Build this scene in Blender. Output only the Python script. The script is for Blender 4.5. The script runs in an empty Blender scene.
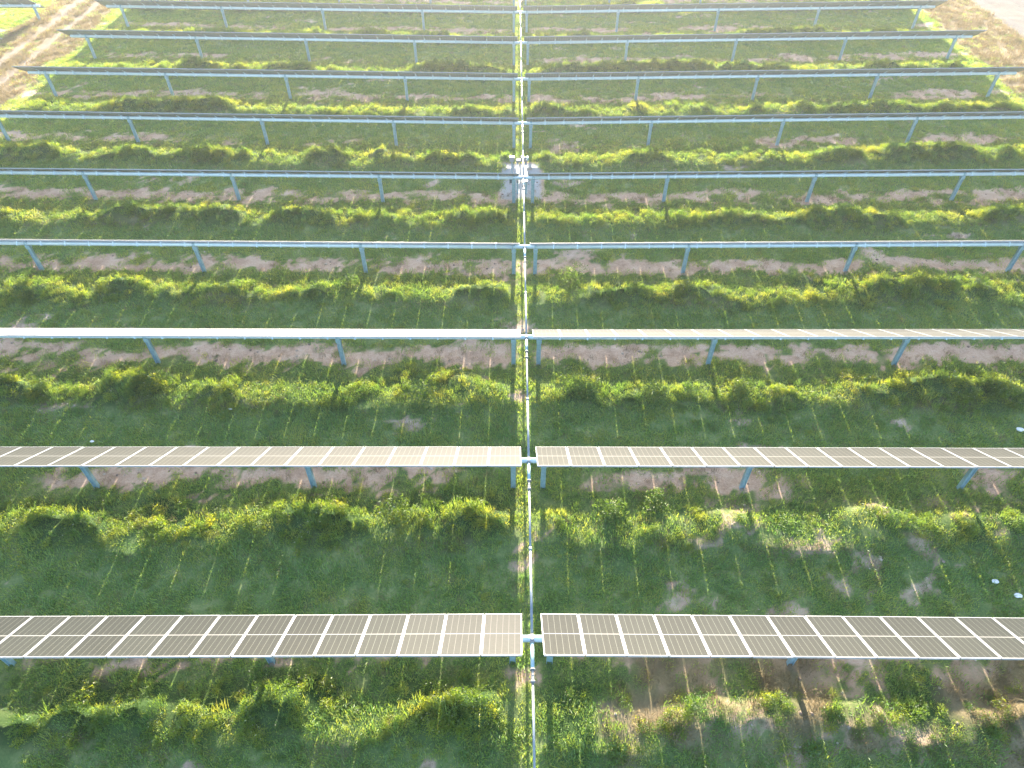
import bpy, bmesh, math, random
import numpy as np
from mathutils import Vector, Matrix
R = math.radians
random.seed(7)
rng = np.random.default_rng(7)
sc = bpy.context.scene
C = sc.collection

# ---------------------------------------------------------------- camera
FPX = 707.2
PITCH = 45.634
CAMZ = 18.60
cd = bpy.data.cameras.new('camera'); cam = bpy.data.objects.new('camera', cd); C.objects.link(cam)
cd.sensor_fit = 'HORIZONTAL'; cd.sensor_width = 36.0; cd.lens = 36.0 * FPX / 1024.0
cd.clip_start = 0.1; cd.clip_end = 2000
cam.location = (-0.49, 0.0, CAMZ)
cam.rotation_euler = (R(90 - PITCH), 0, R(0.10))
sc.camera = cam

# ---------------------------------------------------------------- light
SUN_EL, SUN_AZ = 18.4, 1.6
w = bpy.data.worlds.new('World'); sc.world = w; w.use_nodes = True
nt = w.node_tree; nt.nodes.clear()
sky = nt.nodes.new('ShaderNodeTexSky'); sky.sky_type = 'NISHITA'; sky.sun_disc = False
sky.sun_elevation = R(SUN_EL); sky.sun_rotation = R(SUN_AZ); sky.air_density = 1.0; sky.dust_density = 1.6; sky.ozone_density = 1.0
bg = nt.nodes.new('ShaderNodeBackground'); bg.inputs['Strength'].default_value = 0.128
wo = nt.nodes.new('ShaderNodeOutputWorld')
nt.links.new(sky.outputs[0], bg.inputs[0]); nt.links.new(bg.outputs[0], wo.inputs[0])
sd = bpy.data.lights.new('sun', 'SUN'); sun = bpy.data.objects.new('sun', sd); C.objects.link(sun)
sd.energy = 5.0; sd.angle = R(0.5); sd.color = (1.0, 0.88, 0.72)
sv = Vector((math.sin(R(SUN_AZ)) * math.cos(R(SUN_EL)), math.cos(R(SUN_AZ)) * math.cos(R(SUN_EL)), math.sin(R(SUN_EL))))
sun.rotation_euler = sv.to_track_quat('Z', 'Y').to_euler(); sun.location = (0, 60, 60)
sc.view_settings.view_transform = 'Standard'; sc.view_settings.look = 'None'
sc.view_settings.gamma = 1.0; sc.view_settings.use_curve_mapping = False
sc.view_settings.exposure = 2.58
sc.render.engine = 'CYCLES'
sc.cycles.use_denoising = True; sc.cycles.denoising_prefilter = 'ACCURATE'; sc.cycles.denoising_input_passes = 'RGB_ALBEDO_NORMAL'
sc.cycles.max_bounces = 6; sc.cycles.diffuse_bounces = 3; sc.cycles.glossy_bounces = 2
sc.cycles.transmission_bounces = 3; sc.cycles.transparent_max_bounces = 6; sc.cycles.volume_bounces = 0
sc.cycles.sample_clamp_indirect = 2.5

# ---------------------------------------------------------------- layout numbers
PY0, PITCHY = 7.864, 5.673          # first tracker row, row spacing
TUBE_Z = 1.40
TILT = 0.5773
HALF = 0.921                         # half of a panel's length
GAP = 0.22                           # half gap between the two halves of a row
NMOD, MW = 29, 1.0
SLOPE = [-.0140, -.0025, .0026, .0078, .0103, .0138, .0130, .0140, .0130, .0130, .0130]
ROWY = [PY0 + PITCHY * i for i in range(11)]
def slope_at(Y):
    return np.interp(Y, [y for y in ROWY], SLOPE)

# ---------------------------------------------------------------- noise
_perm = rng.permutation(4096).astype(np.int64)
_val = rng.random(4096)
def _h(ix, iy, s): return _val[_perm[(ix * 131 + iy * 7919 + s * 977) % 4096] ]
def vnoise(x, y, s=0):
    x = np.asarray(x, float); y = np.asarray(y, float)
    ix = np.floor(x).astype(np.int64); iy = np.floor(y).astype(np.int64)
    fx = x - ix; fy = y - iy; fx = fx * fx * (3 - 2 * fx); fy = fy * fy * (3 - 2 * fy)
    a = _h(ix, iy, s); b = _h(ix + 1, iy, s); c = _h(ix, iy + 1, s); d = _h(ix + 1, iy + 1, s)
    return (a * (1 - fx) + b * fx) * (1 - fy) + (c * (1 - fx) + d * fx) * fy
def fbm(x, y, s=0, o=4):
    t = 0; a = 1.0; n = 0
    for k in range(o):
        t = t + a * vnoise(x * 2 ** k + 17.3 * k, y * 2 ** k - 9.1 * k, s + k * 5); n += a; a *= .55
    return t / n
def sst(a, b, x):
    t = np.clip((x - a) / (b - a), 0, 1); return t * t * (3 - 2 * t)

def rel(Y):
    """distance beyond (+) or before (-) the nearest tracker row, in -4.0 .. +1.67"""
    return (Y - PY0 + 4.0) % PITCHY - 4.0
def rowidx(Y):
    return np.floor((Y - PY0 + 4.0) / PITCHY)

def ridge(X, Y):
    """matted mound of growth in front of every row, in metres"""
    d = rel(Y); r = rowidx(Y)
    c = -1.45 + (fbm(X * .22, r * 3.7, 111, 3) - .5) * 1.5
    H = .05 + .74 * sst(.32, .72, fbm(X * .48, r * 5.1 + Y * .25, 113, 4))
    wd = .50 + .45 * fbm(X * .5, r * 2.3, 117, 2)
    H = np.where((r <= 1) & (X > 1.5), H * .45, H)
    H = H * (1 - .9 * np.exp(-((X + .05) / .95) ** 2)) * (1 - sst(28.0, 29.6, np.abs(X)))
    H = np.where((np.abs(X + .05) < 1.3) & (Y > 30.5) & (Y < 34.9), 0, H)
    return H * np.exp(-np.abs((d - c) / wd) ** 2.0)
def ground_z(X, Y):
    X = np.asarray(X, float); Y = np.asarray(Y, float)
    z = slope_at(Y) * np.minimum(np.sqrt(X * X + .25), 31.0)
    z = z + (fbm(X * .35, Y * .35, 3, 3) - .5) * .14 + (fbm(X * 2.2, Y * 2.2, 9, 3) - .5) * .05
    z = z + .55 * ridge(X, Y) * (.45 + 1.1 * fbm(X * 2.2, Y * 2.2, 119, 4))
    z = z - .5 * sst(34.0, 37.0, -X)
    # wheel ruts of the dirt track and the gravel road
    for rx in (-33.7, -32.1): z = z - .07 * np.exp(-((X - rx + .12 * np.sin(Y * .3)) / .28) ** 2)
    for rx in (35.7, 37.7): z = z - .04 * np.exp(-((X - rx) / .4) ** 2)
    return z

def cover(X, Y):
    """how green the ground is: 0 bare earth .. 1 closed grass"""
    d = rel(Y); r = rowidx(Y)
    n = fbm(X * .5, Y * 1.1, 21, 4); n2 = fbm(X * 1.6, Y * 1.6, 33, 3)
    j = (n - .5) * 1.4 + (n2 - .5) * .6
    n4 = fbm(X * 5, Y * 5, 35, 2); j = j + (n4 - .5) * .8
    bare = sst(-.45, .30, d + j * 1.15) * (1 - sst(.6, 1.4, d + j * .8)) * (1 - .6 * sst(.56, .68, fbm(X * 1.4, Y * 1.8, 47, 3)))
    # bare strip is broken up in front rows
    brk = sst(.50, .64, fbm(X * .16, Y * .1, 41, 2))
    bare = bare * (1 - .75 * brk * (r <= 1))
    bare = bare * (1 - .75 * sst(.40, .60, fbm(X * .2, Y * .35, 45, 3)) * (r >= 5))
    bare = bare * (1 - .8 * np.exp(-(X / .55) ** 2))
    # poor ground right of the drive shaft near the camera
    poor = .62 * sst(.42, .66, fbm(X * 1.1, Y * 1.3, 57, 4) + (n4 - .5) * .3) * sst(2.5, 5, X) * (1 - sst(12.5, 14.5, Y)) * .95
    poor = np.maximum(poor, .7 * sst(.64, .80, fbm(X * .45, Y * .8, 77, 4) + (n4 - .5) * .2))
    near = (1 - sst(8.5, 9.5, Y)) * sst(5.5, 6.2, Y) * sst(1.0, 2.0, X) * sst(.38, .62, fbm(X * 1.1, Y * 1.2, 87, 4) + (n4 - .5) * .3) * .6
    cv = 1 - np.maximum(np.maximum(bare, poor), near)
    # central maintenance strip
    cv = cv * (1 - .15 * np.exp(-(X / .5) ** 2))
    # motor pad
    pad = (np.abs(X + .05 + (vnoise(Y * 1.3, X * 0, 5) - .5) * .3) < 1.02) & (Y > 30.75 + (vnoise(X * 2, X * 0, 6)) * .4) & (Y < 34.6)
    cv = np.where(pad, 0.0, cv)
    return cv
def dryness(X, Y):
    e = (fbm(X * .3, Y * .3, 61, 3) - .5) * 3.0
    dr = np.maximum(sst(29.2, 30.4, X + e * .5), sst(29.5, 30.6, -X + e * .4))
    dr = dr * (1 - sst(35.9, 37.0, -X + e * .5))
    rut = np.maximum(np.exp(-((X + 33.7) / .33) ** 2), np.exp(-((X + 32.1) / .33) ** 2))
    road = sst(34.5, 34.9, X + e * .12) * (1 - sst(38.7, 39.1, X + e * .12))
    nearr = (1 - sst(8.2, 9.2, Y)) * sst(1.5, 3.0, X) * .85 * sst(.4, .6, fbm(X * .6, Y * .6, 65, 3))
    mid = np.exp(-((X + .33) / .25) ** 2) * .15
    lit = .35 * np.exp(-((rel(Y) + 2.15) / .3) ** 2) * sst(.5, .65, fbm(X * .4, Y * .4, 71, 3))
    return np.maximum.reduce([dr, nearr, mid, lit]), np.maximum(rut, road * 1.0)

def hfield(X, Y):
    """height of the weedy strip, 0..1"""
    d = rel(Y); r = rowidx(Y)
    n = fbm(X * .45, Y * .8, 101, 4)
    c = -1.40 + (fbm(X * .25, Y * .1, 111, 2) - .5) * 1.0
    wdt = .95 + (n - .5) * 1.4
    hump = sst(.48, .66, fbm(X * .7, Y * 1.0, 103, 3))
    h = np.exp(-np.abs((d - c) / np.maximum(wdt, .3)) ** 2.6) * (.20 + .5 * (n - .3) + .30 * hump) + .9 * ridge(X, Y)
    h = np.where((r <= 1) & (X > 1.5), h * sst(.35, .6, fbm(X * .6, Y * .6, 121, 3)) * .9, h)
    h = h * (1 - .75 * np.exp(-((X + .05) / .75) ** 2))
    h = h * (1 - sst(28.8, 29.6, np.abs(X)))
    h = np.where((np.abs(X + .05) < 1.3) & (Y > 30.5) & (Y < 34.9), 0, h)
    return np.clip(h, 0, 1)

# ---------------------------------------------------------------- materials
def mat(name):
    m = bpy.data.materials.new(name); m.use_nodes = True; m.node_tree.nodes.clear(); return m, m.node_tree
def N(t, k, **kw):
    n = t.nodes.new(k)
    for a, b in kw.items(): setattr(n, a, b)
    return n
def ramp(t, fac, stops):
    r = N(t, 'ShaderNodeValToRGB'); e = r.color_ramp.elements
    while len(e) < len(stops): e.new(.5)
    for k, (p, c) in enumerate(stops): e[k].position = p; e[k].color = (*c, 1)
    t.links.new(fac, r.inputs[0]); return r.outputs[0]
def noise(t, scale, detail=4, rough=.6, vec=None):
    n = N(t, 'ShaderNodeTexNoise'); n.inputs['Scale'].default_value = scale; n.inputs['Detail'].default_value = detail
    n.inputs['Roughness'].default_value = rough
    if vec is None: vec = N(t, 'ShaderNodeTexCoord').outputs['Object']
    t.links.new(vec, n.inputs['Vector']); return n.outputs['Fac']
def mix(t, fac, a, b, mode='MIX'):
    m = N(t, 'ShaderNodeMix', data_type='RGBA', blend_type=mode)
    for s, v in ((m.inputs[0], fac), (m.inputs[6], a), (m.inputs[7], b)):
        if isinstance(v, (int, float)): s.default_value = v
        elif isinstance(v, tuple): s.default_value = (*v, 1)
        else: t.links.new(v, s)
    return m.outputs[2]
def mth(t, op, a, b=0.0, c=None):
    m = N(t, 'ShaderNodeMath', operation=op)
    for k, v in enumerate((a, b) if c is None else (a, b, c)):
        if isinstance(v, (int, float)): m.inputs[k].default_value = v
        else: t.links.new(v, m.inputs[k])
    return m.outputs[0]
def pbsdf(t, col, rough=.5, metal=0.0, spec=.5, bump=None, bstr=.2, bdist=.01):
    b = N(t, 'ShaderNodeBsdfPrincipled'); o = N(t, 'ShaderNodeOutputMaterial')
    if isinstance(col, tuple): b.inputs['Base Color'].default_value = (*col, 1)
    else: t.links.new(col, b.inputs['Base Color'])
    if isinstance(rough, (int, float)): b.inputs['Roughness'].default_value = rough
    else: t.links.new(rough, b.inputs['Roughness'])
    b.inputs['Metallic'].default_value = metal; b.inputs['Specular IOR Level'].default_value = spec
    if bump is not None:
        bp = N(t, 'ShaderNodeBump'); bp.inputs['Strength'].default_value = bstr; bp.inputs['Distance'].default_value = bdist
        t.links.new(bump, bp.inputs['Height']); t.links.new(bp.outputs[0], b.inputs['Normal'])
    t.links.new(b.outputs[0], o.inputs[0]); return b

def metal(name, c0, c1, rough=.42, met=.75):
    m, t = mat(name)
    n = noise(t, 6, 5, .7)
    col = ramp(t, n, [(.35, c0), (.65, c1)])
    n2 = noise(t, 40, 3)
    pbsdf(t, col, mth(t, 'MULTIPLY_ADD', n2, .25, rough - .1), met, .5, n2, .1, .004)
    return m
M_TUBE = metal('galvanised_tube', (.56, .70, .78), (.66, .78, .84), .42, .25)
M_POST = metal('galvanised_post', (.26, .42, .49), (.40, .56, .63), .42, .3)
M_SHAFT = metal('galvanised_shaft', (.20, .24, .27), (.28, .32, .35), .45, .3)
M_JOINT = metal('cast_joint', (.22, .23, .24), (.30, .31, .31), .5, .2)
M_DARKM = metal('dark_gearbox', (.10, .13, .15), (.18, .22, .24), .5, .4)
M_WHITE = metal('white_enamel', (.30, .30, .30), (.38, .38, .37), .5, 0.0)
M_FRAME = metal('anodised_frame', (.24, .25, .26), (.30, .31, .32), .45, .2)

def panel_front():
    m, t = mat('solar_glass')
    tc = N(t, 'ShaderNodeTexCoord'); sp = N(t, 'ShaderNodeSeparateXYZ'); t.links.new(tc.outputs['Object'], sp.inputs[0])
    x, y = sp.outputs[0], sp.outputs[1]
    def lines(c, n, width, span):   # pale gaps between cells
        u = mth(t, 'FRACT', mth(t, 'MULTIPLY_ADD', c, n / span, .5 * n + 10))
        dd = mth(t, 'ABSOLUTE', mth(t, 'SUBTRACT', u, .5))
        return mth(t, 'GREATER_THAN', dd, .5 - width)
    cx = lines(x, 6, .030, .93); cy = lines(y, 24, .028, 1.76)
    bus = lines(x, 30, .045, .93)
    mid = mth(t, 'LESS_THAN', mth(t, 'ABSOLUTE', y), .013)
    edge = mth(t, 'GREATER_THAN', mth(t, 'ABSOLUTE', x), .468)
    info = N(t, 'ShaderNodeObjectInfo')
    g = noise(t, 3.0, 4, .6, None)
    cell = mix(t, info.outputs['Random'], (.004, .006, .006), (.011, .014, .013))
    dustn = noise(t, 9, 5, .7)
    st = N(t, 'ShaderNodeMapping'); st.inputs['Scale'].default_value = (26, 1.2, 1); t.links.new(tc.outputs['Object'], st.inputs[0])
    strk = noise(t, 1.0, 4, .65, st.outputs[0])
    df = mth(t, 'ADD', mth(t, 'MULTIPLY', dustn, .25), mth(t, 'MULTIPLY', strk, .35))
    cell = mix(t, mth(t, 'MULTIPLY', df, .5), cell, (.066, .072, .061))
    col = mix(t, mth(t, 'MULTIPLY', bus, .22), cell, (.10, .10, .088))
    col = mix(t, mth(t, 'MULTIPLY', cy, .14), col, (.10, .10, .088))
    col = mix(t, mth(t, 'MULTIPLY', cx, .65), col, (.14, .14, .125))
    col = mix(t, mid, col, (.20, .20, .195))
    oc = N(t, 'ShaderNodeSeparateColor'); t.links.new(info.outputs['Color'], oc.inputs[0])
    col = mix(t, mth(t, 'MULTIPLY', oc.outputs[0], mth(t, 'MULTIPLY_ADD', dustn, .4, .7)), col, (.21, .20, .185))  # glare painted in: panel colour whitened by the object colour's red channel
    b = pbsdf(t, col, .62, 0, .10)
    return m
M_GLASS = panel_front()
def panel_back():
    m, t = mat('panel_backsheet')
    tc = N(t, 'ShaderNodeTexCoord'); sp = N(t, 'ShaderNodeSeparateXYZ'); t.links.new(tc.outputs['Object'], sp.inputs[0])
    u = mth(t, 'FRACT', mth(t, 'MULTIPLY_ADD', sp.outputs[0], 6 / .93, 13))
    cx = mth(t, 'GREATER_THAN', mth(t, 'ABSOLUTE', mth(t, 'SUBTRACT', u, .5)), .46)
    n = noise(t, 5, 3)
    c = ramp(t, n, [(.3, (.17, .20, .21)), (.7, (.24, .27, .27))])
    c = mix(t, mth(t, 'MULTIPLY', cx, .7), c, (.50, .53, .52))
    pbsdf(t, c, .5)
    return m
M_BACK = panel_back()

def leafmat(name, stops, trans=.6, tcol=None):
    m, t = mat(name)
    info = N(t, 'ShaderNodeObjectInfo')
    pos = N(t, 'ShaderNodeNewGeometry')
    n = noise(t, .55, 3, .6, pos.outputs['Position'])
    n2 = noise(t, 9.0, 2, .6, pos.outputs['Position'])
    f = mth(t, 'ADD', mth(t, 'MULTIPLY', n, .7), mth(t, 'MULTIPLY', info.outputs['Random'], .35))
    f = mth(t, 'ADD', f, mth(t, 'MULTIPLY_ADD', n2, .3, -.18))
    col = ramp(t, f, stops)
    d = N(t, 'ShaderNodeBsdfDiffuse'); tr = N(t, 'ShaderNodeBsdfTranslucent'); gl = N(t, 'ShaderNodeBsdfGlossy')
    gl.inputs['Roughness'].default_value = .5; gl.inputs[0].default_value = (1, 1, 1, 1)
    t.links.new(col, d.inputs[0])
    tc = mix(t, 1.0, col, tcol or (2.9, 2.15, .8), 'MULTIPLY'); t.links.new(tc, tr.inputs[0])
    m1 = N(t, 'ShaderNodeMixShader'); m1.inputs[0].default_value = trans
    t.links.new(d.outputs[0], m1.inputs[1]); t.links.new(tr.outputs[0], m1.inputs[2])
    m2 = N(t, 'ShaderNodeMixShader'); m2.inputs[0].default_value = .04
    t.links.new(m1.outputs[0], m2.inputs[1]); t.links.new(gl.outputs[0], m2.inputs[2])
    o = N(t, 'ShaderNodeOutputMaterial'); t.links.new(m2.outputs[0], o.inputs[0])
    return m
M_GRASS = leafmat('grass_blade', [(.25, (.080, .200, .055)), (.5, (.145, .265, .062)), (.8, (.275, .325, .085))], .48)
M_WEED = leafmat('weed_leaf', [(.25, (.040, .115, .022)), (.5, (.105, .200, .022)), (.85, (.240, .285, .034))], .74)
M_STRAW = leafmat('dry_blade', [(.25, (.18, .145, .068)), (.55, (.25, .20, .10)), (.85, (.31, .26, .145))], .35, (1.1, 1.0, .8))
M_PALE = leafmat('pale_seedhead', [(.3, (.40, .42, .22)), (.7, (.58, .58, .38))], .4, (1.1, 1.05, .8))
M_FLOWER = leafmat('white_petal', [(.3, (.62, .64, .55)), (.7, (.78, .78, .72))], .3, (1, 1, .9))
M_BUSH = leafmat('bush_leaf', [(.25, (.050, .120, .035)), (.5, (.075, .160, .035)), (.85, (.12, .20, .05))], .5)

def groundmat():
    m, t = mat('earth_and_turf')
    a = N(t, 'ShaderNodeAttribute'); a.attribute_name = 'cover'
    b = N(t, 'ShaderNodeAttribute'); b.attribute_name = 'dry'
    c = N(t, 'ShaderNodeAttribute'); c.attribute_name = 'track'
    p = N(t, 'ShaderNodeAttribute'); p.attribute_name = 'pad'
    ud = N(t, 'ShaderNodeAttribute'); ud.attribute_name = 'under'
    n1 = noise(t, 1.3, 6, .65); n2 = noise(t, 14, 5, .7); n3 = noise(t, 60, 4, .7)
    f = mth(t, 'ADD', mth(t, 'MULTIPLY', n1, .6), mth(t, 'MULTIPLY', n2, .4))
    dirt = ramp(t, f, [(.33, (.29, .190, .130)), (.5, (.46, .33, .24)), (.66, (.57, .45, .35))])
    dirt = mix(t, mth(t, 'GREATER_THAN', n3, .64), dirt, (.50, .42, .35))
    green = ramp(t, f, [(.34, (.050, .105, .034)), (.5, (.130, .190, .062)), (.64, (.25, .27, .11))])
    straw = ramp(t, f, [(.3, (.19, .145, .085)), (.55, (.28, .22, .13)), (.75, (.35, .285, .18))])
    track = ramp(t, f, [(.3, (.16, .130, .10)), (.7, (.25, .215, .175))])
    gravel = ramp(t, mth(t, 'ADD', mth(t, 'MULTIPLY', n3, .6), mth(t, 'MULTIPLY', n2, .4)), [(.35, (.30, .30, .29)), (.65, (.46, .46, .44))])
    cv = mth(t, 'ADD', a.outputs['Fac'], mth(t, 'MULTIPLY_ADD', n2, .7, -.35))
    cvr = N(t, 'ShaderNodeMapRange'); cvr.inputs[1].default_value = .35; cvr.inputs[2].default_value = .65; t.links.new(cv, cvr.inputs[0])
    col = mix(t, cvr.outputs[0], dirt, green)
    col = mix(t, ud.outputs['Fac'], col, (.034, .074, .020))  # shade beneath the weeds, painted into the ground colour
    col = mix(t, b.outputs['Fac'], col, straw)
    sx = N(t, 'ShaderNodeSeparateXYZ'); t.links.new(N(t, 'ShaderNodeTexCoord').outputs['Object'], sx.inputs[0])
    road = ramp(t, f, [(.3, (.095, .088, .080)), (.7, (.155, .145, .132))])
    track = mix(t, mth(t, 'GREATER_THAN', sx.outputs[0], 0.0), track, road)
    col = mix(t, c.outputs['Fac'], col, track)
    col = mix(t, p.outputs['Fac'], col, gravel)
    pbsdf(t, col, .95, 0, .15, mth(t, 'ADD', mth(t, 'MULTIPLY', n2, .6), mth(t, 'MULTIPLY', n3, .4)), .9, .04)
    return m
M_GROUND = groundmat()

# ---------------------------------------------------------------- mesh helpers
def tag(o, label=None, cat=None, group=None, kind=None):
    if label: o['label'] = label
    if cat: o['category'] = cat
    if group: o['group'] = group
    if kind: o['kind'] = kind
    return o
def obj(name, bm, mats, parent=None, loc=(0, 0, 0)):
    me = bpy.data.meshes.new(name)
    if isinstance(bm, bmesh.types.BMesh):
        bm.to_mesh(me); bm.free()
    for m in (mats if isinstance(mats, (list, tuple)) else [mats]): me.materials.append(m)
    o = bpy.data.objects.new(name, me); C.objects.link(o); o.location = loc
    if parent: o.parent = parent
    return o
def empty(name, loc=(0, 0, 0)):
    o = bpy.data.objects.new(name, None); C.objects.link(o); o.location = loc; o.empty_display_size = .3; return o
def bx(bm, c, s, rot=None, mi=0, bev=0.0):
    r = bmesh.ops.create_cube(bm, size=1.0)
    v = r['verts']; bmesh.ops.scale(bm, vec=s, verts=v)
    fs = {f for q in v for f in q.link_faces}
    if bev > 0:
        es = list({e for q in v for e in q.link_edges})
        rr = bmesh.ops.bevel(bm, geom=es, offset=bev, segments=1, affect='EDGES')
        v = list({q for f in rr['faces'] for q in f.verts} | {q for q in v if q.is_valid})
        fs = {f for q in v for f in q.link_faces}
    if rot: bmesh.ops.rotate(bm, matrix=rot, verts=v)
    bmesh.ops.translate(bm, vec=c, verts=v)
    for f in fs: f.material_index = mi
def cyl(bm, a, b, r, n=14, mi=0, r2=None):
    a = Vector(a); b = Vector(b); L = (b - a).length
    q = (b - a).to_track_quat('Z', 'Y').to_matrix().to_4x4()
    rr = bmesh.ops.create_cone(bm, cap_ends=True, segments=n, radius1=r, radius2=r if r2 is None else r2, depth=L,
                               matrix=Matrix.Translation((a + b) / 2) @ q)
    for f in {f for v in rr['verts'] for f in v.link_faces}:
        f.material_index = mi; f.smooth = len(f.verts) == 4

# ---------------------------------------------------------------- ground
def build_ground():
    xs = np.concatenate([[-600, -300, -150, -90, -60], np.arange(-45, 45.01, .2), [60, 90, 150, 300, 600]])
    ys = np.concatenate([[-400, -150, -60, -25, -10], np.arange(-1, 74, .2), [80, 95, 130, 200, 350, 600, 900]])
    X, Y = np.meshgrid(xs, ys); Z = ground_z(X, Y)
    nx, ny = len(xs), len(ys)
    co = np.stack([X, Y, Z], -1).reshape(-1, 3)
    i = np.arange(nx * ny).reshape(ny, nx)
    f = np.stack([i[:-1, :-1], i[:-1, 1:], i[1:, 1:], i[1:, :-1]], -1).reshape(-1, 4)
    me = bpy.data.meshes.new('ground')
    me.vertices.add(len(co)); me.vertices.foreach_set('co', co.ravel())
    me.loops.add(f.size); me.loops.foreach_set('vertex_index', f.ravel())
    me.polygons.add(len(f)); me.polygons.foreach_set('loop_start', np.arange(0, f.size, 4)); me.polygons.foreach_set('loop_total', np.full(len(f), 4))
    me.update(); me.shade_smooth()
    dr, tr = dryness(X, Y)
    pad = ((np.abs(X + .05) < 1.0) & (Y > 30.9) & (Y < 34.5)).astype(float)
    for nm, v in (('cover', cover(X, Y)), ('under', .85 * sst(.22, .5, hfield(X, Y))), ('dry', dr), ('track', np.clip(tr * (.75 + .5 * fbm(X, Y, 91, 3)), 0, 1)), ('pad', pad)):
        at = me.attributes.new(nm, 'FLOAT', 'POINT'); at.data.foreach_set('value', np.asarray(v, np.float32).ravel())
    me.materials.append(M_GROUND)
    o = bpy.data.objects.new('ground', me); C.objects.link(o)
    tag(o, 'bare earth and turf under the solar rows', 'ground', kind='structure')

build_ground()

# ---------------------------------------------------------------- solar tracker rows
bm = bmesh.new(); PL = 2 * HALF; PW = MW - .026
bx(bm, (0, 0, -.004), (PW - .006, PL - .006, .008))
bm.faces.ensure_lookup_table()
for f in bm.faces: f.material_index = 0 if f.normal.z > .5 else 1
proto_panel = obj('solar_panel', bm, [M_GLASS, M_BACK])
bm = bmesh.new(); fr = .024
for s in (-1, 1):
    bx(bm, (s * (PW / 2 - fr / 2), 0, -.014), (fr, PL, .042))
    bx(bm, (0, s * (HALF - fr / 2), -.0142), (PW - 2 * fr, fr, .0416))
proto_frame = obj('panel_frame', bm, M_FRAME, proto_panel)
# steel I-section post with a bearing housing on top
def post_bm(h):
    bm = bmesh.new()
    W, D, tf, tw = .155, .11, .010, .008
    for s in (-1, 1): bx(bm, (s * (W / 2 - tf / 2), 0, -h / 2 - .09), (tf, D, h))
    bx(bm, (0, 0, -h / 2 - .09), (W - 2 * tf - .001, tw, h - .002))
    return bm
proto_post = obj('post', post_bm(TUBE_Z + .5), M_POST)
bm = bmesh.new()
bx(bm, (0, 0, -.17), (.19, .17, .16), bev=.01)
cyl(bm, (-.05, 0, 0), (.05, 0, 0), .115, 18)
proto_bearing = obj('bearing_housing', bm, M_POST, proto_post)
def tube_bm(x0, x1, sgn):
    bm = bmesh.new()
    cyl(bm, (x0, 0, 0), (x1, 0, 0), .088, 20)
    for k in range(1, NMOD):
        x = sgn * (GAP + k * MW)
        bx(bm, (x, -.28 * math.cos(TILT) * 0, .0), (.05, .195, .195), Matrix.Rotation(-TILT, 3, 'X'), bev=.004)
        bx(bm, (x, math.sin(TILT) * .112, math.cos(TILT) * .112), (.045, .62, .034), Matrix.Rotation(-TILT, 3, 'X'))
    return bm
tube_mesh = {s: obj('torque_tube', tube_bm(s * .02, s * (GAP + NMOD * MW - .35), s), M_TUBE) for s in (-1, 1)}
POSTX = [.47, 6.87, 13.87, 20.87, 27.87]
PN = Vector((0, math.sin(TILT), math.cos(TILT))) * .145
used = set()
def inst(src, parent, name, loc, rot=(0, 0, 0)):
    if src.name not in used and src.parent is None and src.name == name:
        o = src; used.add(src.name)
    else:
        o = src.copy(); C.objects.link(o)
    o.parent = parent; o.location = loc; o.rotation_euler = rot
    return o
tracker_list = []
def tracker(sgn, x0, y, z, slope, label, group='solar tracker rows on both sides of the drive shaft', dtilt=0.0, dust=lambda k: 0.0):
    t = empty('solar_tracker', (x0, y, z)); t.rotation_euler = (0, -sgn * math.atan(slope), 0)
    tag(t, label, 'solar tracker', group)
    tt = tube_mesh[sgn].copy(); C.objects.link(tt); tt.parent = t; tt.location = (0, 0, TUBE_Z); tt.rotation_euler = (dtilt, 0, 0)
    for px in POSTX:
        p = proto_post.copy(); C.objects.link(p); p.parent = t; p.location = (sgn * px, 0, TUBE_Z); p.rotation_euler = (0, sgn * math.atan(slope), 0)
        b = proto_bearing.copy(); C.objects.link(b); b.parent = p
    for k in range(NMOD):
        jt = TILT + dtilt * -1 + random.gauss(0, .0025)
        pn = Vector((0, math.sin(jt), math.cos(jt))) * .145
        p = proto_panel.copy(); C.objects.link(p); p.parent = t
        p.location = (sgn * (GAP + (k + .5) * MW), pn.y, TUBE_Z + pn.z); p.rotation_euler = (-jt, random.gauss(0, .0015), 0)
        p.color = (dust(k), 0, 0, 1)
        f = proto_frame.copy(); C.objects.link(f); f.parent = p
    tracker_list.append(t)
    return t
ordn = ['nearest', 'second', 'third', 'fourth', 'fifth', 'sixth', 'seventh', 'eighth', 'ninth', 'tenth']
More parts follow.
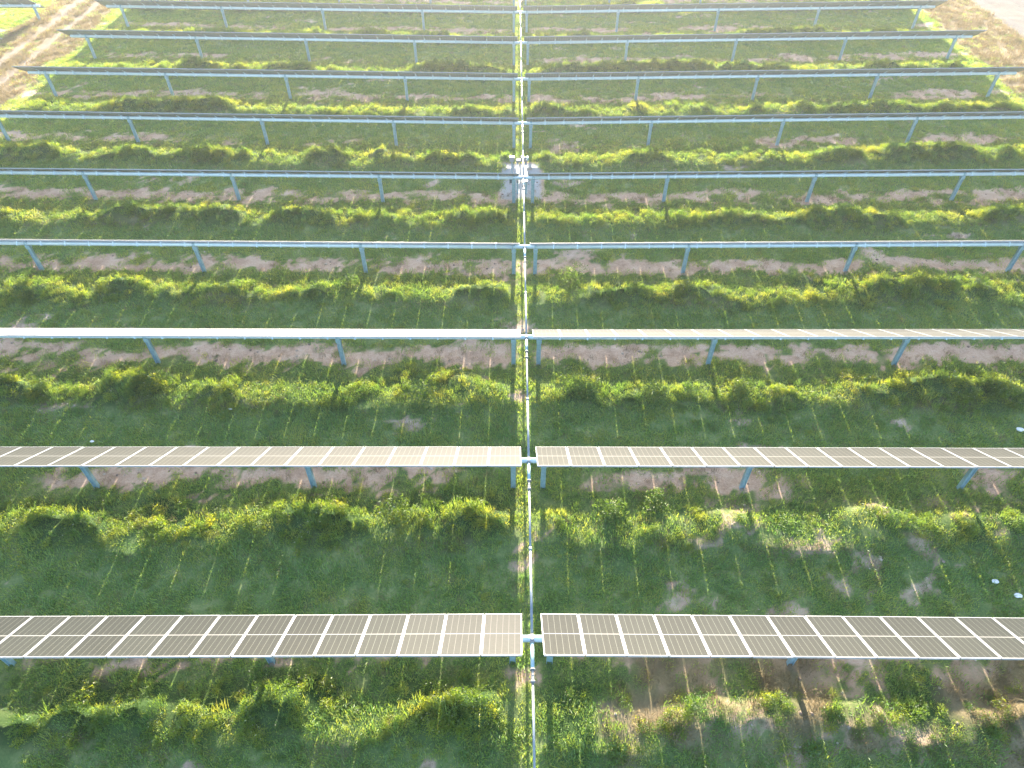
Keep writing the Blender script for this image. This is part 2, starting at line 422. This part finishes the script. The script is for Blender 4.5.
desc = {
 (0, -1): 'solar panel row nearest the camera, left of the drive shaft, dusty brown panels',
 (0, 1): 'solar panel row nearest the camera, right of the drive shaft, over sparse weeds',
 (1, -1): 'second closest solar row, left of the drive shaft, pale glare on its inner panels',
 (1, 1): 'second closest solar row, right of the drive shaft, browner panels with clear white frames',
 (2, -1): 'third solar row from the camera, left of the drive shaft, whole face glaring white',
 (2, 1): 'third solar row from the camera, right of the drive shaft, thin strip of pale panels',
 (3, -1): 'fourth solar row from the camera, left half, seen edge on above bare earth',
 (3, 1): 'fourth solar row from the camera, right half, seen edge on above bare earth',
 (4, -1): 'fifth solar row from the camera, left half, ending at the motor on the gravel pad',
 (4, 1): 'fifth solar row from the camera, right half, ending at the motor on the gravel pad',
 (5, -1): 'sixth solar row from the camera, left half, first beyond the drive motor',
 (5, 1): 'sixth solar row from the camera, right half, first beyond the drive motor',
 (6, -1): 'seventh solar row from the camera, left half, its end over the dirt track',
 (6, 1): 'seventh solar row from the camera, right half, its end over dry grass',
 (7, -1): 'eighth solar row from the camera, left half, tip hanging towards the rutted dirt track',
 (7, 1): 'eighth solar row from the camera, right half, tip over dry grass beside the gravel road',
 (8, -1): 'ninth and farthest visible solar row, left half, grey undersides along the top edge',
 (8, 1): 'ninth and farthest visible solar row, right half, grey undersides along the top edge',
 (9, -1): 'tenth solar row just beyond the top of the picture, left half',
 (9, 1): 'tenth solar row just beyond the top of the picture, right half',
 (10, -1): 'eleventh solar row out of frame past the tenth, left half',
 (10, 1): 'eleventh solar row out of frame past the tenth, right half',
}
for i in range(11):
    for s in (-1, 1):
        dt = 0.0
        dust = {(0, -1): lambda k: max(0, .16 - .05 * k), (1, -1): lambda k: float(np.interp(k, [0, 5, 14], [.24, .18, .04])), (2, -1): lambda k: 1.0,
                (2, 1): lambda k: .10, (0, 1): lambda k: 0.0, (1, 1): lambda k: .04}.get((i, s), lambda k: .1)  # how much painted glare whitens each panel, strongest on the left rows
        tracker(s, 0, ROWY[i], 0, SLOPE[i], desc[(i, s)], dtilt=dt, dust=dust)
# neighbouring block beyond the dirt track
OB = 'solar trackers of the neighbouring block'
tracker(-1, -34.5, 48.8, -.12, .0, 'solar row of the neighbouring block whose bright tip pokes in at the left edge', OB)
tracker(-1, -34.5, 54.9, -.12, .0, 'solar row of the neighbouring block in the top corner with slatted underside showing', OB)
for o in (proto_panel, proto_post, tube_mesh[-1], tube_mesh[1], proto_frame, proto_bearing):
    bpy.data.objects.remove(o)

# ---------------------------------------------------------------- drive line
SY = PITCHY
def drive_span(i):
    y = ROWY[i]
    t = empty('drive_shaft', (0, y, 0))
    where = {0: 'pale steel drive shaft span nearest the camera, running out under the bottom edge'}
    lab = where.get(i, 'pale steel drive shaft span linking the %s row to the %s row from the camera' % (ordn[i], ordn[i - 1]))
    tag(t, lab, 'drive shaft', 'drive shaft spans down the middle')
    z = TUBE_Z
    bm = bmesh.new(); cyl(bm, (0, -.12, z), (0, -.80, z), .050, 18); obj('sleeve', bm, M_POST, t)
    bm = bmesh.new()
    cyl(bm, (0, -.76, z), (0, -.80, z), .064, 18); bx(bm, (0, -.87, z), (.060, .14, .075), bev=.01)
    bx(bm, (0, -.98, z), (.075, .14, .060), bev=.01); cyl(bm, (0, -1.05, z), (0, -1.10, z), .056, 18); obj('universal_joint', bm, M_JOINT, t)
    bm = bmesh.new(); cyl(bm, (0, -1.09, z), (0, -3.15, z), .031, 16); cyl(bm, (0, -3.05, z), (0, -3.16, z), .046, 16); obj('inner_shaft', bm, M_SHAFT, t)
    bm = bmesh.new(); cyl(bm, (0, -3.13, z), (0, -SY + .14, z), .037, 16); obj('outer_shaft', bm, M_SHAFT, t)
    return t
for i in range(0, 10): drive_span(i)
def gearbox(i):
    t = empty('gearbox', (0, ROWY[i], TUBE_Z))
    tag(t, 'small cast gearbox turning the torque tube of the %s row from the camera' % ordn[i], 'gearbox', 'gearboxes where the shaft crosses the rows')
    bm = bmesh.new(); bx(bm, (0, 0, -.03), (.12, .22, .17), bev=.02); cyl(bm, (0, 0, -.14), (0, 0, .085), .06, 18)
    obj('housing', bm, M_JOINT, t)
    for s in (-1, 1):
        bm = bmesh.new(); cyl(bm, (s * .085, 0, 0), (s * .105, 0, 0), .084, 18); obj('flange', bm, M_TUBE, t)
for i in range(10): gearbox(i)

# ---------------------------------------------------------------- drive motor on the gravel pad
y4 = ROWY[4]
t = empty('drive_motor', (0, y4 + 2.1, 0))
tag(t, 'white drive motor on a steel stand with two rails on the gravel pad', 'motor')
for s, x in ((-1, -.27), (1, .15)):
    bm = bmesh.new(); bx(bm, (x, -.95, 1.05), (.10, 1.9, .09), bev=.008); obj('rail', bm, M_SHAFT, t)
    bm = bmesh.new(); bx(bm, (x, .0, .45), (.11, .11, 1.1), bev=.006); obj('leg', bm, M_POST, t)
    bm = bmesh.new(); bx(bm, (x, -1.2, .45), (.09, .09, 1.1), bev=.006); obj('leg', bm, M_POST, t)
bm = bmesh.new(); bx(bm, (-.06, .02, 1.16), (.56, .12, .10), bev=.01); obj('crossbeam', bm, M_WHITE, t)
bm = bmesh.new(); bx(bm, (-.02, .0, 1.30), (.18, .24, .18), bev=.03); cyl(bm, (-.02, -.05, 1.30), (.16, -.05, 1.30), .08, 18); obj('gear_motor', bm, M_JOINT, t)
bm = bmesh.new(); bx(bm, (.22, -.05, 1.30), (.10, .18, .18), bev=.02); obj('motor_cap', bm, M_POST, t)
t = empty('control_box', (-.55, y4 + 2.15, 0))
tag(t, 'white electrical control box on a thin post beside the drive motor', 'control box')
bm = bmesh.new(); bx(bm, (0, 0, 1.22), (.24, .16, .24), bev=.02); obj('cabinet', bm, M_WHITE, t)
bm = bmesh.new(); bx(bm, (0, -.02, 1.36), (.27, .20, .02), bev=.006); obj('rain_hood', bm, M_WHITE, t)
bm = bmesh.new(); bx(bm, (.0, 0, .5), (.06, .06, 1.2), bev=.005); obj('post', bm, M_POST, t)
t = empty('inverter_cabinet', (-.52, y4 + .9, 0))
tag(t, 'small dark steel cabinet on a post beside the drive shaft, on the gravel pad', 'cabinet')
bm = bmesh.new(); bx(bm, (0, 0, .85), (.30, .16, .42), bev=.01); obj('cabinet_body', bm, M_DARKM, t)
bm = bmesh.new(); bx(bm, (0, 0, .3), (.06, .06, .7)); obj('post', bm, M_POST, t)

# ---------------------------------------------------------------- vegetation sources
def tri_mesh(name, P, F, mats, mi=None):
    me = bpy.data.meshes.new(name); P = np.asarray(P, float); F = np.asarray(F, int)
    k = F.shape[1]
    me.vertices.add(len(P)); me.vertices.foreach_set('co', P.ravel())
    me.loops.add(F.size); me.loops.foreach_set('vertex_index', F.ravel())
    me.polygons.add(len(F)); me.polygons.foreach_set('loop_start', np.arange(0, F.size, k)); me.polygons.foreach_set('loop_total', np.full(len(F), k))
    if mi is not None: me.polygons.foreach_set('material_index', np.asarray(mi, np.int32))
    me.update(); me.validate()
    for m in mats: me.materials.append(m)
    return me
def blades(n, rad, h0, h1, w, lean=.35):
    P = []; F = []
    for _ in range(n):
        a = random.uniform(0, 6.283); r = rad * math.sqrt(random.random()); x, y = r * math.cos(a), r * math.sin(a)
        h = random.uniform(h0, h1); b = random.uniform(0, 6.283); l = h * random.uniform(.1, lean * 2)
        dx, dy = math.cos(b), math.sin(b); wx, wy = -dy * w, dx * w; k = len(P)
        P += [(x - wx, y - wy, -.02), (x + wx, y + wy, -.02), (x + dx * l * .35 + wx * .8, y + dy * l * .35 + wy * .8, h * .6),
              (x + dx * l * .35 - wx * .8, y + dy * l * .35 - wy * .8, h * .6), (x + dx * l, y + dy * l, h), (x + dx * l + wx * .1, y + dy * l + wy * .1, h)]
        F += [(k, k + 1, k + 2, k + 3), (k + 3, k + 2, k + 5, k + 4)]
    return P, F
def leaves(n, rad, h, size, hollow=.35, flowers=0):
    """leafy clump: leaves through the volume of an uneven dome, denser at its shell"""
    P = []; F = []; mi = []
    lob = [(random.uniform(-.5, .5) * rad, random.uniform(-.5, .5) * rad, random.uniform(.35, 1.0) * h, random.uniform(.4, .75) * rad) for _ in range(5)]
    for q in range(n + flowers):
        lx, ly, lh, lr = random.choice(lob)
        a = random.uniform(0, 6.283); ph = math.acos(random.uniform(0, 1)); rr = random.uniform(hollow, 1.0) ** .6
        fl = q >= n
        if fl: ph *= .5; rr = 1.08
        x = lx + lr * rr * math.sin(ph) * math.cos(a); y = ly + lr * rr * math.sin(ph) * math.sin(a); z = lh * rr * math.cos(ph) + (.03 if fl else 0)
        s = size * random.uniform(.6, 1.3) * (.8 if fl else 1)
        d = Vector((math.cos(a) * .7 + random.gauss(0, .5), math.sin(a) * .7 + random.gauss(0, .5), random.gauss(.25, .5))).normalized()
        u = d.cross(Vector((random.gauss(0, 1), random.gauss(0, 1), random.gauss(0, 1)))).normalized() * (.55 if fl else .32)
        c = Vector((x, y, z)); k = len(P)
        P += [tuple(c - d * s), tuple(c + u * s), tuple(c + d * s), tuple(c - u * s)]; F.append((k, k + 1, k + 2, k + 3)); mi.append(1 if fl else 0)
    return P, F, mi
def src(name, me): return bpy.data.objects.new(name, me)
S_lawn = [src('grass_tuft_source', tri_mesh('grass_tuft', *blades(34, .28, .04, .12, .010, .8), [M_GRASS])) for _ in range(3)]
S_tall = [src('tall_grass_source', tri_mesh('tall_grass', *blades(38, .28, .18, .50, .010, .45), [M_GRASS])) for _ in range(3)]
S_dry = [src('dry_tuft_source', tri_mesh('dry_tuft', *blades(40, .26, .06, .20, .006, .6), [M_STRAW])) for _ in range(3)]
def weedme(fl, n=300, rad=.42, h=.50, size=.034):
    P, F, mi = leaves(n, rad, h, size, .3, fl)
    return tri_mesh('weed_clump', P, F, [M_WEED, M_PALE], mi)
S_weed = [src('weed_source', weedme(0)), src('weed_source', weedme(0, 280, .5, .40, .032)), src('weed_source', weedme(3)), src('weed_source', weedme(0, 200, .32, .6, .042)), src('weed_source', weedme(7, 230, .4, .5, .036))]

def scatter(name, pts, rotz, scl, sources, label, cat):
    me = bpy.data.meshes.new(name); me.vertices.add(len(pts)); me.vertices.foreach_set('co', np.asarray(pts, np.float32).ravel())
    a = me.attributes.new('rz', 'FLOAT_VECTOR', 'POINT'); rv = np.zeros((len(pts), 3), np.float32); rv[:, 2] = rotz
    rv[:, :2] = rng.normal(0, .08, (len(pts), 2)); a.data.foreach_set('vector', rv.ravel())
    a = me.attributes.new('sc', 'FLOAT_VECTOR', 'POINT'); a.data.foreach_set('vector', np.asarray(scl, np.float32).ravel())
    a = me.attributes.new('pick', 'INT', 'POINT'); a.data.foreach_set('value', rng.integers(0, len(sources), len(pts)).astype(np.int32))
    o = bpy.data.objects.new(name, me); C.objects.link(o)
    tag(o, label, cat, kind='stuff')
    g = bpy.data.node_groups.new(name + '_scatter', 'GeometryNodeTree')
    g.interface.new_socket('Geometry', in_out='INPUT', socket_type='NodeSocketGeometry')
    g.interface.new_socket('Geometry', in_out='OUTPUT', socket_type='NodeSocketGeometry')
    gi = g.nodes.new('NodeGroupInput'); go = g.nodes.new('NodeGroupOutput')
    g2i = g.nodes.new('GeometryNodeGeometryToInstance')
    for s in reversed(sources):
        oi = g.nodes.new('GeometryNodeObjectInfo'); oi.inputs['Object'].default_value = s
        g.links.new(oi.outputs['Geometry'], g2i.inputs[0])
    ip = g.nodes.new('GeometryNodeInstanceOnPoints'); ip.inputs['Pick Instance'].default_value = True
    def attr(nm, ty):
        n = g.nodes.new('GeometryNodeInputNamedAttribute'); n.data_type = ty; n.inputs['Name'].default_value = nm
        return [x for x in n.outputs if x.enabled and x.name == 'Attribute'][0]
    g.links.new(gi.outputs[0], ip.inputs['Points']); g.links.new(g2i.outputs[0], ip.inputs['Instance'])
    g.links.new(attr('pick', 'INT'), ip.inputs['Instance Index'])
    er = g.nodes.new('FunctionNodeEulerToRotation'); g.links.new(attr('rz', 'FLOAT_VECTOR'), er.inputs[0]); g.links.new(er.outputs[0], ip.inputs['Rotation'])
    g.links.new(attr('sc', 'FLOAT_VECTOR'), ip.inputs['Scale'])
    g.links.new(ip.outputs[0], go.inputs[0])
    md = o.modifiers.new('scatter', 'NODES'); md.node_group = g
    return o

def candidates(n_per_m2, xr=44.0, y0=2.5, y1=74.0):
    n = int(n_per_m2 * 2 * xr * (y1 - y0))
    X = rng.uniform(-xr, xr, n); Y = rng.uniform(y0, y1, n)
    keep = np.abs(X) < 8.5 + Y * .72          # only what a camera near the photograph's could see
    return X[keep], Y[keep]
# lawn
X, Y = candidates(28); cv = cover(X, Y); dr, tr = dryness(X, Y)
u = rng.random(len(X)); left = (X < -36.6)
k = (u < np.clip(cv * 1.15 - .1, 0, 1)) & ((dr < .5) | (rng.random(len(X)) < .12)) & (tr < .3) & (X < 42)
Xk, Yk = X[k], Y[k]
s = ((.60 + .6 * fbm(Xk * .8, Yk * .8, 131, 3)) * (1 - .45 * sst(.3, .6, hfield(Xk, Yk))))[:, None] * rng.uniform(.7, 1.2, (len(Xk), 1)); s = np.repeat(s, 3, 1)
scatter('grass', np.stack([Xk, Yk, ground_z(Xk, Yk)], 1), rng.uniform(0, 6.28, len(Xk)), s, S_lawn, 'short green grass growing between the solar rows', 'grass')
print('lawn', len(Xk))
# tall grass in the weed strips and at random
X, Y = candidates(11); h = hfield(X, Y); n = fbm(X * .7, Y * .7, 141, 3)
p = np.clip(h * 1.6, 0, 1) * .65 + .14 * sst(.5, .7, n) * (cover(X, Y) > .5); dr, tr = dryness(X, Y)
k = (rng.random(len(X)) < p) & (dr < .5) & (tr < .3) & (np.abs(X) < 36)
Xk, Yk = X[k], Y[k]; s = (.28 + .40 * h[k])[:, None] * rng.uniform(.7, 1.25, (len(Xk), 1)); s = np.repeat(s, 3, 1)
scatter('tall_grass', np.stack([Xk, Yk, ground_z(Xk, Yk)], 1), rng.uniform(0, 6.28, len(Xk)), s, S_tall, 'uneven tall green grass in strips in front of each row', 'grass')
print('tall', len(Xk))
# leafy weeds
X, Y = candidates(18); h = hfield(X, Y)
k = (rng.random(len(X)) < np.clip(h * 1.5 - .12, 0, 1) * (.18 + 1.0 * sst(.42, .60, fbm(X * 1.3, Y * 1.3, 151, 3)))) | ((rng.random(len(X)) < .03) & (cover(X, Y) > .6) & (dryness(X, Y)[0] < .4) & (np.abs(X) < 34))
Xk, Yk = X[k], Y[k]; hh = h[k]
s = np.stack([.50 + .35 * hh, .50 + .35 * hh, .28 + .55 * hh], 1) * rng.uniform(.65, 1.25, (len(Xk), 1))
scatter('leafy_weeds', np.stack([Xk, Yk, ground_z(Xk, Yk)], 1), rng.uniform(0, 6.28, len(Xk)), s, S_weed, 'leafy green weeds with pale tips forming ragged strips', 'weeds')
print('weeds', len(Xk))
# dry grass
X, Y = candidates(15); dr, tr = dryness(X, Y); cv = cover(X, Y)
k = (rng.random(len(X)) < np.maximum(np.maximum(dr * .75, .10 * (cv < .5) + .045 + .10 * sst(.5, .7, fbm(X * .5, Y * .5, 201, 3)) + .12 * (X > 2) * (Y < 13.5)), (rowidx(Y) >= 4) * (np.abs(X) > .8) * .55 * np.exp(-((rel(Y) + .15 + (fbm(X * .4, Y * 0, 191, 2) - .5)) / .28) ** 2) * (np.abs(X + .0) > 1.2))) & (tr < .35)
Xk, Yk = X[k], Y[k]; s = np.repeat(rng.uniform(.5, 1.2, (len(Xk), 1)), 3, 1) * (.6 + .6 * dr[k])[:, None]
scatter('dry_grass', np.stack([Xk, Yk, ground_z(Xk, Yk)], 1), rng.uniform(0, 6.28, len(Xk)), s, S_dry, 'straw coloured dry grass beside the track and gravel road', 'grass')
print('dry', len(Xk))

# ---------------------------------------------------------------- single bushes that stand out of the strips
def at_px(px, py, z=0.0):
    cx = (px - 512) / FPX; cy = (384 - py) / FPX; p = R(PITCH)
    d = Vector((cx, math.cos(p) + cy * math.sin(p), -math.sin(p) + cy * math.cos(p)))
    k = (CAMZ - z) / -d.z
    return cam.location.x + d.x * k, d.y * k
BG = 'bushes standing above the weeds'
bushes = [
 (158, 380, .55, .75, 'round pale topped bush below the leftmost visible post of the third row', 10),
 (424, 392, .95, .95, 'large leafy bush before the third row, left of the drive shaft', 14),
 (578, 392, .90, 1.0, 'large dark green bush right of the drive shaft before the third row', 6),
 (655, 390, .85, .9, 'broad bush before the third row, beside the larger one by the drive shaft', 10),
 (735, 385, .55, .7, 'pale leaved bush below the third row near its first right hand post', 16),
 (612, 505, .60, .6, 'pale flowering shrub below the second row, right of the drive shaft', 40),
 (655, 500, .50, .6, 'second pale flowering shrub below the second row, beside the bigger one', 36),
 (395, 512, .75, .9, 'tall leafy bush below the second row between two left hand posts', 24),
 (617, 745, .35, .6, 'small dark bush in the sunlit bare earth at the bottom, right of the drive shaft', 0),
 (815, 745, .28, .5, 'thin dark bush in sunlit straw at the bottom, below the nearest right hand row', 0),
 (575, 275, .85, .8, 'round green bush before the fourth row just right of the drive shaft', 6),
 (345, 285, .70, .7, 'leafy bush before the fourth row near a left hand post', 8),
]
for px, py, rad, hgt, lab, fl in bushes:
    bxx, byy = at_px(px, py, .25)
    P_, F_, mi_ = leaves(int(1900 * rad), rad, hgt, .040, .45, fl)
    bmw = bmesh.new()
    o = bpy.data.objects.new('weed_bush', tri_mesh('weed_bush', P_, F_, [M_BUSH, M_PALE], mi_)); C.objects.link(o)
    bmw.free()
    bmw = bmesh.new()
    for q in range(7):
        a_ = random.uniform(0, 6.28)
        cyl(bmw, (0, 0, -.05), (math.cos(a_) * rad * .5, math.sin(a_) * rad * .5, hgt * random.uniform(.4, .75)), .012, 6, r2=.004)
    obj('stems', bmw, M_WEED, o)
    o.location = (bxx, byy, float(ground_z(bxx, byy))); tag(o, lab, 'bush', BG)
# ---------------------------------------------------------------- litter
M_LITTER = metal('white_plastic', (.72, .72, .70), (.82, .82, .80), .6, 0.0)
for px, py, sz, lab in ((996, 579, .09, 'crumpled white plastic scrap on the grass near the right edge'),
                    (1019, 429, .12, 'white scrap lying on the grass above the second row at the right edge'),
                    (91, 442, .06, 'tiny white scrap on the grass just above the second row at the left'),
                    (230, 410, .06, 'small pale bottle sized scrap in the shade before the third row'),
                    (1020, 592, .10, 'white torn sheet on the ground above the nearest row at the right edge')):
    x_, y_ = at_px(px, py, .05)
    bmw = bmesh.new(); bmesh.ops.create_icosphere(bmw, subdivisions=3, radius=sz)
    for v in bmw.verts:
        k_ = .75 + .5 * float(fbm(v.co.x * 14 + px, v.co.y * 14 + v.co.z * 9, 171, 3)); v.co = Vector((v.co.x * k_ * 1.2, v.co.y * k_ * .8, v.co.z * k_ * .35))
    o = obj('litter_scrap', bmw, M_LITTER, None, (x_, y_, float(ground_z(x_, y_)) + .05)); tag(o, lab, 'litter', 'white litter on the grass')
# ---------------------------------------------------------------- stones and clods on the bare strips
def stoneme():
    bmw = bmesh.new(); bmesh.ops.create_icosphere(bmw, subdivisions=1, radius=.05)
    for v in bmw.verts: v.co *= random.uniform(.7, 1.25); v.co.z *= .6
    me = bpy.data.meshes.new('clod'); bmw.to_mesh(me); bmw.free(); me.materials.append(M_CLOD); return me
M_CLOD, t_ = mat('earth_clod'); i_ = N(t_, 'ShaderNodeObjectInfo')
pbsdf(t_, mix(t_, i_.outputs['Random'], (.20, .145, .11), (.50, .42, .34)), .9, 0, .2)
S_stone = [src('clod_source', stoneme()) for _ in range(4)]
X, Y = candidates(14); cv = cover(X, Y); dr, tr = dryness(X, Y)
k = (cv < .5) & (dr < .8) & (rng.random(len(X)) < .8 * sst(.35, .7, fbm(X * .9, Y * .9, 181, 3)))
Xk, Yk = X[k], Y[k]; s = np.repeat(rng.uniform(.2, 1.0, (len(Xk), 1)) ** 2 * 1.3, 3, 1)
scatter('pebbles', np.stack([Xk, Yk, ground_z(Xk, Yk)], 1), rng.uniform(0, 6.28, len(Xk)), s, S_stone, 'small stones and earth clods on the bare strips', 'stones')

# ---------------------------------------------------------------- haze
def haze():
    bm = bmesh.new(); bx(bm, (0, 60, 9.5), (1300, 1400, 21.5))
    m, t = mat('haze'); v = N(t, 'ShaderNodeVolumePrincipled'); v.inputs['Color'].default_value = (.90, .95, 1, 1)
    v.inputs['Density'].default_value = HAZE; v.inputs['Anisotropy'].default_value = 0.78
    o = N(t, 'ShaderNodeOutputMaterial'); t.links.new(v.outputs[0], o.inputs['Volume'])
    tag(obj('haze', bm, m), 'thin bright haze over the field', 'haze', kind='stuff')
HAZE = 0.0011
haze()
